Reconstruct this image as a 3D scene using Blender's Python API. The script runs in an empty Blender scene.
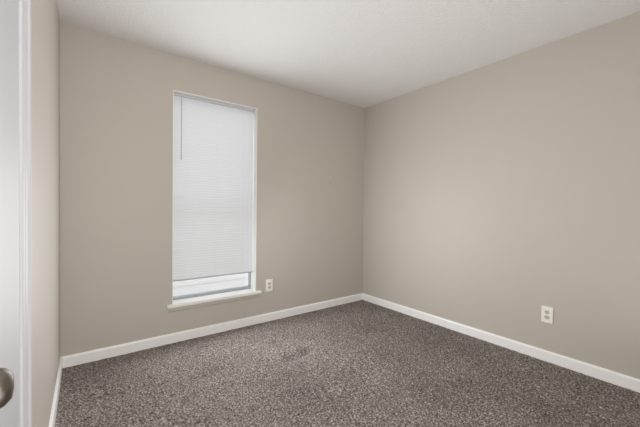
import bpy, bmesh, math, random
import numpy as np
from mathutils import Vector, Matrix

S = bpy.context.scene
COL = S.collection

# ------------------------------------------------------------------ camera
F_PX, YAW, PITCH, ROLL, CAM_H = 313.40, 0.6428, -0.0137, 0.0106, 1.1483
fw = Vector((math.sin(YAW) * math.cos(PITCH), math.cos(YAW) * math.cos(PITCH), math.sin(PITCH)))
rt = Vector((math.cos(YAW), -math.sin(YAW), 0))
up = rt.cross(fw)
r2 = rt * math.cos(ROLL) + up * math.sin(ROLL)
u2 = up * math.cos(ROLL) - rt * math.sin(ROLL)
cd = bpy.data.cameras.new('camera')
cam = bpy.data.objects.new('camera', cd)
COL.objects.link(cam)
cd.sensor_fit = 'HORIZONTAL'
cd.sensor_width = 36.0
cd.lens = F_PX * 36.0 / 640.0
cd.clip_start = 0.02
M = Matrix(((r2.x, u2.x, -fw.x, 0), (r2.y, u2.y, -fw.y, 0), (r2.z, u2.z, -fw.z, CAM_H), (0, 0, 0, 1)))
cam.matrix_world = M
S.camera = cam

# ------------------------------------------------------------------ world and lights
W = bpy.data.worlds.new('overcast_sky')
S.world = W
W.use_nodes = True
bg = W.node_tree.nodes['Background']
bg.inputs[0].default_value = (0.97, 0.98, 1.0, 1)
bg.inputs[1].default_value = 2.5


def area(name, loc, target, sx, sy, power, col, spread=180):
    l = bpy.data.lights.new(name, 'AREA')
    l.shape = 'RECTANGLE'
    l.size, l.size_y, l.energy, l.color = sx, sy, power, col
    l.spread = math.radians(spread)
    o = bpy.data.objects.new(name, l)
    COL.objects.link(o)
    o.location = loc
    o.rotation_euler = (Vector(target) - Vector(loc)).to_track_quat('-Z', 'Y').to_euler()
    return o


def point(name, loc, rad, power, col):
    l = bpy.data.lights.new(name, 'POINT')
    l.shadow_soft_size, l.energy, l.color = rad, power, col
    o = bpy.data.objects.new(name, l)
    COL.objects.link(o)
    o.location = loc
    return o


# added unseen fill lamps: one behind the camera, one low and facing the ceiling
area('back_fill', (0.4, -0.38, 1.25), (0.4, 2.0, 1.25), 0.9, 2.1, 29, (1.0, 0.99, 0.975))
area('ceiling_fill', (1.35, -0.1, 0.3), (1.35, 0.3, 2.44), 2.4, 0.6, 5.6, (1.0, 0.99, 0.975))
# daylight entering through the window: level sky light, and light falling towards floor and right wall
area('window_daylight', (0.977, 2.83, 1.24), (0.977, 0.0, 1.24), 0.74, 1.75, 4.8, (0.96, 0.985, 1.0))
area('window_low_daylight', (0.977, 2.83, 0.90), (0.977, 0.0, 0.90), 0.74, 1.10, 16.0, (0.96, 0.985, 1.0))
area('window_skylight', (0.98, 2.55, 1.0), (2.85, 1.6, 0.6), 0.5, 0.9, 5.0, (0.96, 0.985, 1.0), 135)

S.view_settings.view_transform = 'Standard'
S.view_settings.look = 'None'
S.view_settings.gamma = 1
S.view_settings.use_curve_mapping = False
S.view_settings.exposure = 0.0

# ------------------------------------------------------------------ dimensions
L, R, Y1, Y0, H = -0.1423, 2.8467, 2.8731, -0.42, 2.44
WX0, WX1, WZ0, WZ1 = 0.591, 1.364, 0.327, 2.141      # window opening
DY0, DY1, DZ1 = 0.485, 1.160, 2.03                   # closet door opening in the left wall
BH, BT = 0.0785, 0.014


def lin(r, g, b):
    f = lambda c: (c / 255 / 12.92) if c / 255 <= 0.04045 else ((c / 255 + 0.055) / 1.055) ** 2.4
    return (f(r), f(g), f(b), 1)


# ------------------------------------------------------------------ materials
def mat(name, col, rough=0.5, metal=0.0, spec=0.5):
    m = bpy.data.materials.new(name)
    m.use_nodes = True
    b = m.node_tree.nodes['Principled BSDF']
    b.inputs['Base Color'].default_value = col
    b.inputs['Roughness'].default_value = rough
    b.inputs['Metallic'].default_value = metal
    b.inputs['Specular IOR Level'].default_value = spec
    return m


def bump(m, scale, strength, dist=0.002, detail=3, tex='NOISE'):
    nt = m.node_tree
    tc = nt.nodes.new('ShaderNodeTexCoord')
    if tex == 'NOISE':
        n = nt.nodes.new('ShaderNodeTexNoise')
        n.inputs['Detail'].default_value = detail
        out = n.outputs[0]
    else:
        n = nt.nodes.new('ShaderNodeTexVoronoi')
        out = n.outputs['Distance']
    n.inputs['Scale'].default_value = scale
    bp = nt.nodes.new('ShaderNodeBump')
    bp.inputs['Strength'].default_value = strength
    bp.inputs['Distance'].default_value = dist
    nt.links.new(tc.outputs['Object'], n.inputs['Vector'])
    nt.links.new(out, bp.inputs['Height'])
    nt.links.new(bp.outputs[0], nt.nodes['Principled BSDF'].inputs['Normal'])
    return m


M_wall = bump(mat('greige_wall_paint', lin(198, 191, 182), 0.5, 0, 0.4), 220, 0.12, 0.001)
M_ceil = bump(mat('textured_ceiling_paint', lin(238, 237, 237), 0.85, 0, 0.2), 50, 0.6, 0.009, 4)
M_trim = bump(mat('white_trim_paint', lin(253, 253, 252), 0.3), 60, 0.04, 0.0006)
M_sill = bump(mat('white_sill_paint', lin(243, 242, 239), 0.35), 60, 0.04, 0.0006)
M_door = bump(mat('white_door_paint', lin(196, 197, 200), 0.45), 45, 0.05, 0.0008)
M_plate = mat('white_plastic', lin(248, 245, 236), 0.35)
M_slot = mat('dark_slot', lin(40, 37, 35), 0.6)
M_recept = mat('ivory_receptacle', lin(206, 202, 194), 0.4)
M_nickel = bump(mat('satin_nickel', lin(128, 122, 113), 0.33, 1.0), 300, 0.02, 0.0005)
M_alu = mat('grey_aluminium', lin(168, 172, 180), 0.5, 0.2)
M_rail = mat('blind_rail_plastic', lin(232, 232, 230), 0.4)
M_brail = mat('shaded_bottom_rail_plastic', lin(190, 190, 192), 0.5)  # greyed so the shade line below the last slat is in its colour
M_wand = mat('clear_grey_wand', lin(196, 196, 196), 0.3)
M_spot = mat('white_filler', lin(232, 228, 218), 0.8)
M_siding = mat('white_siding', lin(202, 200, 200), 0.6)
M_lawn = bump(mat('pale_concrete', lin(200, 198, 192), 0.9), 20, 0.3, 0.01)

# slats: thin white plastic that lets daylight glow through
M_slat = bpy.data.materials.new('translucent_slat')
M_slat.use_nodes = True
nt = M_slat.node_tree
pb = nt.nodes['Principled BSDF']
pb.inputs['Base Color'].default_value = lin(232, 233, 236)
pb.inputs['Roughness'].default_value = 0.5
tr = nt.nodes.new('ShaderNodeBsdfTranslucent')
tr.inputs[0].default_value = (0.86, 0.87, 0.9, 1)
mx = nt.nodes.new('ShaderNodeMixShader')
mx.inputs[0].default_value = 0.32
nt.links.new(pb.outputs[0], mx.inputs[1])
nt.links.new(tr.outputs[0], mx.inputs[2])
nt.links.new(mx.outputs[0], nt.nodes['Material Output'].inputs[0])

M_glass = bpy.data.materials.new('window_glass')
M_glass.use_nodes = True
nt = M_glass.node_tree
tp = nt.nodes.new('ShaderNodeBsdfTransparent')
tp.inputs[0].default_value = (0.95, 0.97, 0.97, 1)
gl = nt.nodes.new('ShaderNodeBsdfGlossy')
gl.inputs['Roughness'].default_value = 0.02
mx = nt.nodes.new('ShaderNodeMixShader')
mx.inputs[0].default_value = 0.05
nt.links.new(tp.outputs[0], mx.inputs[1])
nt.links.new(gl.outputs[0], mx.inputs[2])
nt.links.new(mx.outputs[0], nt.nodes['Material Output'].inputs[0])

# carpet: flecked brown-grey yarn, with broad worn / brushed patches
M_carpet = mat('flecked_brown_carpet', lin(110, 98, 90), 1.0, 0, 0.05)
nt = M_carpet.node_tree
tc = nt.nodes.new('ShaderNodeTexCoord')


def cnoise(scale, detail, rough=0.5):
    n = nt.nodes.new('ShaderNodeTexNoise')
    n.inputs['Scale'].default_value = scale
    n.inputs['Detail'].default_value = detail
    n.inputs['Roughness'].default_value = rough
    nt.links.new(tc.outputs['Object'], n.inputs['Vector'])
    return n


n1 = cnoise(100, 3, 0.65)
cr = nt.nodes.new('ShaderNodeValToRGB')
el = cr.color_ramp.elements
el[0].position, el[0].color = 0.30, lin(53, 46, 41)
el[1].position, el[1].color = 0.73, lin(203, 194, 189)
e = el.new(0.5)
e.color = lin(123, 114, 109)
nt.links.new(n1.outputs[0], cr.inputs[0])
n2 = cnoise(2.2, 3, 0.55)
mr = nt.nodes.new('ShaderNodeMapRange')
mr.inputs['From Min'].default_value = 0.3
mr.inputs['From Max'].default_value = 0.7
mr.inputs['To Min'].default_value = 0.88
mr.inputs['To Max'].default_value = 1.17
nt.links.new(n2.outputs[0], mr.inputs[0])
mul = nt.nodes.new('ShaderNodeMix')
mul.data_type = 'RGBA'
mul.blend_type = 'MULTIPLY'
mul.inputs[0].default_value = 1.0
nt.links.new(cr.outputs[0], mul.inputs[6])
nt.links.new(mr.outputs[0], mul.inputs[7])
# crushed pile where the carpet has been trodden
at = nt.nodes.new('ShaderNodeAttribute')
at.attribute_name = 'crushed'
mr2 = nt.nodes.new('ShaderNodeMapRange')
mr2.inputs['To Min'].default_value = 1.0
mr2.inputs['To Max'].default_value = 0.7
nt.links.new(at.outputs['Fac'], mr2.inputs[0])
mul2 = nt.nodes.new('ShaderNodeMix')
mul2.data_type = 'RGBA'
mul2.blend_type = 'MULTIPLY'
mul2.inputs[0].default_value = 1.0
nt.links.new(mul.outputs[2], mul2.inputs[6])
nt.links.new(mr2.outputs[0], mul2.inputs[7])
nt.links.new(mul2.outputs[2], nt.nodes['Principled BSDF'].inputs['Base Color'])


# ------------------------------------------------------------------ mesh helpers
def box(bm, x0, x1, y0, y1, z0, z1):
    v = [bm.verts.new(c) for c in ((x0, y0, z0), (x1, y0, z0), (x1, y1, z0), (x0, y1, z0),
                                   (x0, y0, z1), (x1, y0, z1), (x1, y1, z1), (x0, y1, z1))]
    for f in ((3, 2, 1, 0), (4, 5, 6, 7), (0, 1, 5, 4), (1, 2, 6, 5), (2, 3, 7, 6), (3, 0, 4, 7)):
        bm.faces.new([v[i] for i in f])


def prism(bm, prof, a, b, conv):
    """extrude a closed profile from a to b; conv(u, v, w) -> xyz with w along the run"""
    va = [bm.verts.new(conv(u, v, a)) for u, v in prof]
    vb = [bm.verts.new(conv(u, v, b)) for u, v in prof]
    n = len(prof)
    for i in range(n):
        bm.faces.new((va[i], va[(i + 1) % n], vb[(i + 1) % n], vb[i]))
    bm.faces.new(va[::-1])
    bm.faces.new(vb)


def lathe(bm, prof, conv, n=40):
    rings = []
    for r, h in prof:
        rings.append([bm.verts.new(conv(r * math.cos(2 * math.pi * k / n), r * math.sin(2 * math.pi * k / n), h))
                      for k in range(n)])
    for a, b in zip(rings, rings[1:]):
        for k in range(n):
            bm.faces.new((a[k], a[(k + 1) % n], b[(k + 1) % n], b[k]))
    bm.faces.new(rings[0][::-1])
    bm.faces.new(rings[-1])


def obj(name, bm, m, parent=None, bevel=0, smooth=False, origin=None):
    bmesh.ops.recalc_face_normals(bm, faces=bm.faces)
    if origin is not None:
        bmesh.ops.translate(bm, verts=bm.verts, vec=-Vector(origin))
    me = bpy.data.meshes.new(name)
    bm.to_mesh(me)
    bm.free()
    me.materials.append(m)
    o = bpy.data.objects.new(name, me)
    COL.objects.link(o)
    if origin is not None:
        o.location = origin
    if smooth:
        for p in me.polygons:
            p.use_smooth = True
    if bevel:
        b = o.modifiers.new('bevel', 'BEVEL')
        b.width, b.segments, b.limit_method = bevel, 2, 'ANGLE'
    if parent is not None:
        o.parent = parent
        o.matrix_parent_inverse = Matrix.Translation(-Vector(parent.location))
    return o


def struct(name, bm, m, **k):
    o = obj(name, bm, m, **k)
    o['kind'] = 'structure'
    return o


def thing(name, label, cat, loc, kind=None, group=None):
    o = bpy.data.objects.new(name, None)
    o.empty_display_size = 0.05
    COL.objects.link(o)
    o.location = loc
    if label:
        o['label'], o['category'] = label, cat
    if kind:
        o['kind'] = kind
    if group:
        o['group'] = group
    return o


NB = bmesh.new

# ------------------------------------------------------------------ room shell
TH = 0.14
bm = NB()
box(bm, L - TH, WX0, Y1, Y1 + TH, -0.05, H + 0.05)
box(bm, WX1, R + TH, Y1, Y1 + TH, -0.05, H + 0.05)
box(bm, WX0, WX1, Y1, Y1 + TH, -0.05, WZ0 - 0.02)
box(bm, WX0, WX1, Y1, Y1 + TH, WZ1, H + 0.05)
o = struct('wall_far', bm, M_wall)
o['label'] = 'greige painted wall with the tall narrow window'
bm = NB()
box(bm, R, R + TH, Y0 - TH, Y1, -0.05, H + 0.05)
o = struct('wall_right', bm, M_wall)
o['label'] = 'plain greige painted wall on the right with one outlet'
bm = NB()
box(bm, L - TH, L, DY1, Y1, -0.05, H + 0.05)
box(bm, L - TH, L, Y0 - TH, DY0, -0.05, H + 0.05)
box(bm, L - TH, L, DY0, DY1, DZ1, H + 0.05)
o = struct('wall_left', bm, M_wall)
o['label'] = 'greige painted wall strip at the left beside the white door'
bm = NB()
box(bm, L, R, Y0 - TH, Y0, -0.05, H + 0.05)
struct('wall_back', bm, M_wall)
bm = NB()
box(bm, L, R, Y0, Y1, H, H + 0.05)
o = struct('ceiling', bm, M_ceil)
o['label'] = 'white textured ceiling'

# carpet: dense tufted grid
rng = np.random.default_rng(7)
st = 0.0062
nx, ny = int((R - L) / st) + 2, int((Y1 - Y0) / st) + 2
xs, ys = np.linspace(L, R, nx), np.linspace(Y0, Y1, ny)
gx, gy = np.meshgrid(xs, ys)


def blur(a, k):
    w = np.exp(-0.5 * (np.arange(-3 * k, 3 * k + 1) / k) ** 2)
    w /= w.sum()
    a = np.apply_along_axis(lambda r: np.convolve(r, w, 'same'), 0, a)
    a = np.apply_along_axis(lambda r: np.convolve(r, w, 'same'), 1, a)
    return a / a.std()


tuft = 0.0026 * blur(rng.normal(size=gx.shape), 1) + 0.0010 * rng.normal(size=gx.shape)
swell = 0.0012 * blur(rng.normal(size=gx.shape), 12)
foot = np.zeros_like(gx)
for fx, fy, a in ((1.27, 2.09, 0.9), (1.38, 2.07, 0.1), (1.45, 2.11, 0.6)):          # trodden hollows
    dx, dy = gx - fx, gy - fy
    u, v = dx * math.cos(a) + dy * math.sin(a), -dx * math.sin(a) + dy * math.cos(a)
    foot -= 0.012 * np.exp(-(u / 0.08) ** 2 - (v / 0.045) ** 2)
edge = np.minimum.reduce([gx - L, R - gx, gy - Y0, Y1 - gy])
z = (np.clip(tuft, -0.006, 0.006) + swell) * np.clip(edge / 0.06, 0.12, 1) + foot
gxj = gx + rng.normal(size=gx.shape) * 0.0012
gyj = gy + rng.normal(size=gx.shape) * 0.0012
gxj[:, 0], gxj[:, -1], gyj[0], gyj[-1] = L, R, Y0, Y1
co = np.stack([gxj, gyj, z - 0.002], -1).reshape(-1, 3)
i = np.arange((ny - 1) * (nx - 1))
r_, c_ = i // (nx - 1), i % (nx - 1)
a_ = r_ * nx + c_
quads = np.stack([a_, a_ + 1, a_ + nx + 1, a_ + nx], -1)
me = bpy.data.meshes.new('floor')
me.vertices.add(len(co))
me.vertices.foreach_set('co', co.ravel())
me.loops.add(quads.size)
me.loops.foreach_set('vertex_index', quads.ravel())
me.polygons.add(len(quads))
me.polygons.foreach_set('loop_start', np.arange(len(quads)) * 4)
me.update(calc_edges=True)
me.validate()
ca = me.attributes.new('crushed', 'FLOAT', 'POINT')
ca.data.foreach_set('value', np.clip(-foot / 0.012, 0, 1).ravel().astype(np.float32))
me.materials.append(M_carpet)
fl = bpy.data.objects.new('floor', me)
COL.objects.link(fl)
fl['kind'] = 'structure'
fl['label'] = 'flecked brown grey carpet covering the whole floor'

# baseboards: eased top edge
prof = [(0, -0.012), (BT, -0.012), (BT, BH - 0.012), (BT - 0.003, BH - 0.004), (BT - 0.007, BH), (0, BH)]
bm = NB()
prism(bm, prof, L, R, lambda u, v, w: (w, Y1 - u, v))
struct('baseboard_far', bm, M_trim)
bm = NB()
prism(bm, prof, Y0, Y1 - BT, lambda u, v, w: (R - u, w, v))
struct('baseboard_right', bm, M_trim)
bm = NB()
prism(bm, prof, 1.2142, Y1 - BT, lambda u, v, w: (L + u, w, v))
struct('baseboard_left', bm, M_trim)

# ------------------------------------------------------------------ closet door in the left wall
dr = thing('door_1', 'smooth white door at the left edge with satin nickel knob', None, (L, (DY0 + DY1) / 2, 0), 'structure')
del dr['category']
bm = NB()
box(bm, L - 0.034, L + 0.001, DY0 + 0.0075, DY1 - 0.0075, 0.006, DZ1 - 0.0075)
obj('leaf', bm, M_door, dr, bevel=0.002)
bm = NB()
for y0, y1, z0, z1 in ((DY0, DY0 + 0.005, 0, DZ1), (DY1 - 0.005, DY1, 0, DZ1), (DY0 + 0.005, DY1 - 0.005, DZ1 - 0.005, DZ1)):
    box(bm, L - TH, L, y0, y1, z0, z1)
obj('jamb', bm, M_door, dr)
# moulded casing: thin inside edge, thick outside edge
cas = [(0, 0), (0.0065, 0), (0.008, 0.003), (0.009, 0.006), (0.0095, 0.018), (0.0115, 0.022), (0.0135, 0.030), (0.0140, 0.034),
       (0.0175, 0.037), (0.020, 0.042), (0.020, 0.053), (0.018, 0.057), (0, 0.057)]
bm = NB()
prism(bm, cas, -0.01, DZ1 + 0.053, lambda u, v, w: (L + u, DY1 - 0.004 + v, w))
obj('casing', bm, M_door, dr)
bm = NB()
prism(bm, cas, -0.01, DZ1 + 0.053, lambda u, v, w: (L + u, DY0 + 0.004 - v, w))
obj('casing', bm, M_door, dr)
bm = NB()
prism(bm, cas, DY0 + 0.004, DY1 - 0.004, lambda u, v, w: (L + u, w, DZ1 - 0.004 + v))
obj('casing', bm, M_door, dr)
KY, KZ = 0.545, 0.922
bm = NB()
kx = L + 0.001
lathe(bm, [(0.031, 0), (0.032, 0.004), (0.029, 0.008), (0.016, 0.011), (0.0125, 0.016), (0.0125, 0.028),
           (0.016, 0.034), (0.0225, 0.041), (0.0245, 0.049), (0.0245, 0.055), (0.0215, 0.062), (0.015, 0.0675), (0.004, 0.069)],
      lambda a, b, h: (kx + h, KY + a, KZ + b), 48)
kn = obj('door_knob', bm, M_nickel, dr, smooth=True)
kn['label'] = 'rounded satin nickel knob'

# ------------------------------------------------------------------ window
wd = thing('window_1', 'tall narrow window recessed in the far wall', None, ((WX0 + WX1) / 2, Y1, WZ0), 'structure')
del wd['category']
DEP = 0.125
bm = NB()
lt = 0.006
box(bm, WX0, WX0 + lt, Y1 - 0.001, Y1 + DEP + 0.03, WZ0, WZ1)
box(bm, WX1 - lt, WX1, Y1 - 0.001, Y1 + DEP + 0.03, WZ0, WZ1)
box(bm, WX0 + lt, WX1 - lt, Y1 - 0.001, Y1 + DEP + 0.03, WZ1 - lt, WZ1)
obj('window_jamb', bm, M_sill, wd)
bm = NB()
fwid = 0.013
ya, yb = Y1 + DEP - 0.01, Y1 + DEP + 0.02
x0, x1, z0, z1 = WX0 + lt, WX1 - lt, WZ0, WZ1 - lt
box(bm, x0, x0 + fwid, ya, yb, z0, z1)
box(bm, x1 - fwid, x1, ya, yb, z0, z1)
box(bm, x0 + fwid, x1 - fwid, ya, yb, z0, z0 + 0.026)
box(bm, x0 + fwid, x1 - fwid, ya, yb, z1 - fwid, z1)
box(bm, x0 + fwid, x1 - fwid, ya, yb, 1.165, 1.183)
sf = obj('sash_frame', bm, M_alu, wd)
sf['label'] = 'grey metal sash frame'
bm = NB()
box(bm, x0 + fwid - 0.003, x1 - fwid + 0.003, yb - 0.010, yb - 0.007, z0 + 0.02, z1 - fwid + 0.003)
obj('glass', bm, M_glass, wd)
# sill board with horns, and apron below it
bm = NB()
sz0, sz1 = 0.297, WZ0
nose = [(-0.030, sz0 + 0.004), (-0.034, sz0 + 0.010), (-0.034, sz1 - 0.006), (-0.029, sz1)]
pr = [(DEP + 0.02, sz1), (DEP + 0.02, sz0 + 0.01), (0.0, sz0 + 0.01), (0.0, sz0), (-0.026, sz0)] + nose
vv = [(u, v) for u, v in pr]
prism(bm, vv, WX0, WX1, lambda u, v, w: (w, Y1 + u, v))
pr2 = [(0.0, sz1), (0.0, sz0), (-0.026, sz0)] + nose
prism(bm, pr2, WX0 - 0.042, WX0, lambda u, v, w: (w, Y1 + u, v))
prism(bm, pr2, WX1, WX1 + 0.045, lambda u, v, w: (w, Y1 + u, v))
obj('window_sill', bm, M_sill, wd)
bm = NB()
prism(bm, [(0, sz0), (-0.010, sz0), (-0.012, sz0 - 0.015), (-0.012, sz0 - 0.026), (-0.007, sz0 - 0.034), (0, sz0 - 0.036)],
      WX0 - 0.025, WX1 + 0.027, lambda u, v, w: (w, Y1 + u, v))
ap = obj('window_apron', bm, M_wall, wd)
ap['label'] = 'wall coloured moulding under the sill'

# ------------------------------------------------------------------ blind
BX0, BX1, BY = WX0 + 0.012, WX1 - 0.012, Y1 + 0.062
BZ1, BZ0 = WZ1 - lt - 0.001, 0.506
bl = thing('window_blind', 'closed white mini blind hanging in the window, stopping short of the sill', 'blind',
           ((BX0 + BX1) / 2, BY, BZ0))
bm = NB()
box(bm, BX0, BX1, BY - 0.016, BY + 0.016, BZ1 - 0.018, BZ1)
obj('headrail', bm, M_slat, bl, bevel=0.002)
bm = NB()
pitch, wdt, tilt = 0.0205, 0.025, math.radians(81)
zs = np.linspace(BZ1 - 0.029, BZ0 + 0.0215, 68)
for zc in zs:
    ringt, ringb = [], []
    for k in range(5):
        s = k / 4 - 0.5
        crown = 0.0016 * (1 - 4 * s * s)
        # closed with the room edge down; the crown bows to the room side
        py = BY - s * wdt * math.cos(tilt) - crown * math.sin(tilt)
        pz = zc - s * wdt * math.sin(tilt) + crown * math.cos(tilt)
        ringt.append((bm.verts.new((BX0, py, pz)), bm.verts.new((BX1, py, pz))))
    for a, b in zip(ringt, ringt[1:]):
        bm.faces.new((a[0], a[1], b[1], b[0]))
obj('slats', bm, M_slat, bl, smooth=True)
bm = NB()
box(bm, BX0, BX1, BY - 0.011, BY + 0.011, BZ0, BZ0 + 0.011)
obj('bottom_rail', bm, M_brail, bl, bevel=0.003)
for lx in (BX0 + 0.11, (BX0 + BX1) / 2, BX1 - 0.11):
    bm = NB()
    lathe(bm, [(0.0006, BZ0 + 0.005), (0.0006, BZ1 - 0.02)], lambda a, b, h: (lx + a, BY - 0.0085 + b, h), 8)
    obj('ladder_cord', bm, M_rail, bl)
bm = NB()
lathe(bm, [(0.002, 1.566), (0.0042, 1.570), (0.0042, 1.60), (0.0034, 1.61), (0.0034, 2.085), (0.002, 2.09), (0.002, 2.112)],
      lambda a, b, h: (0.669 + a, BY - 0.022 + b, h), 12)
wn = obj('tilt_wand', bm, M_wand, bl, smooth=True)
wn['label'] = 'thin grey tilt wand'


# ------------------------------------------------------------------ outlets
def outlet(loc, axis, label):
    """axis 'x': plate on the right wall facing -X; axis 'y': plate on the far wall facing -Y"""
    t = thing('wall_outlet', label, 'outlet', loc)
    if axis == 'x':
        cv = lambda u, v, w: (loc[0] - w, loc[1] - u, loc[2] + v)
    else:
        cv = lambda u, v, w: (loc[0] + u, loc[1] - w, loc[2] + v)

    def bx(b, u0, u1, v0, v1, w0, w1):
        prism(b, [(u0, v0), (u1, v0), (u1, v1), (u0, v1)], w0, w1, cv)
    b = NB()
    bx(b, -0.038, 0.038, -0.062, 0.062, 0, 0.0085)
    obj('cover_plate', b, M_plate, t, bevel=0.0025)
    for s in (-1, 1):
        b = NB()
        pts = []
        for k in range(24):
            an = 2 * math.pi * k / 24
            pts.append((0.0170 * math.cos(an), s * 0.0195 + max(-0.0135, min(0.0135, 0.0170 * math.sin(an)))))
        prism(b, pts, 0.008, 0.0105, cv)
        rc = obj('receptacle', b, M_recept, t)
        b = NB()
        bx(b, -0.0085, -0.0055, s * 0.0195 - 0.001, s * 0.0195 + 0.008, 0.0104, 0.0109)
        bx(b, 0.0055, 0.0085, s * 0.0195 - 0.001, s * 0.0195 + 0.008, 0.0104, 0.0109)
        ring = [(0.0032 * math.cos(2 * math.pi * k / 12), s * 0.0195 - 0.0072 + 0.0032 * math.sin(2 * math.pi * k / 12)) for k in range(12)]
        prism(b, ring, 0.0104, 0.0109, cv)
        sl = obj('slot', b, M_slot, rc)
        sl['label'] = 'dark plug slots'
    b = NB()
    ring = [(0.003 * math.cos(2 * math.pi * k / 12), 0.003 * math.sin(2 * math.pi * k / 12)) for k in range(12)]
    prism(b, ring, 0.008, 0.0095, cv)
    obj('screw', b, M_recept, t)
    return t


outlet((R, 0.868, 0.356), 'x', 'white duplex outlet on the plain right wall above the baseboard')
outlet((1.509, Y1, 0.363), 'y', 'white duplex outlet on the far wall beside the window sill')

# small spot of filler on the far wall
b = NB()
lathe(b, [(0.0075, 0), (0.007, 0.0012), (0.0035, 0.002)], lambda a, c, h: (2.292 + a, Y1 - h, 1.523 + c), 14)
sp = obj('filler_spot', b, M_spot, origin=(2.292, Y1, 1.523))
sp['label'] = 'tiny pale filler spot on the far wall right of the window'
sp['category'] = 'wall patch'

# ------------------------------------------------------------------ outdoors, seen through the gap under the blind
b = NB()
prof = [(0, -0.6)]
for k in range(26):
    zb = -0.6 + k * 0.16
    prof += [(-0.018, zb + 0.001), (-0.004, zb + 0.159)]
prof += [(0, -0.6 + 26 * 0.16)]
prism(b, prof, -6, 9, lambda u, v, w: (w, Y1 + 3.2 + u, v))
o = struct('neighbouring_house_wall', b, M_siding)
o['label'] = 'white lap siding outside the window'
b = NB()
box(b, -6, 9, Y1 + TH + 0.01, Y1 + 3.2, -0.7, -0.6)
o = struct('ground', b, M_lawn)
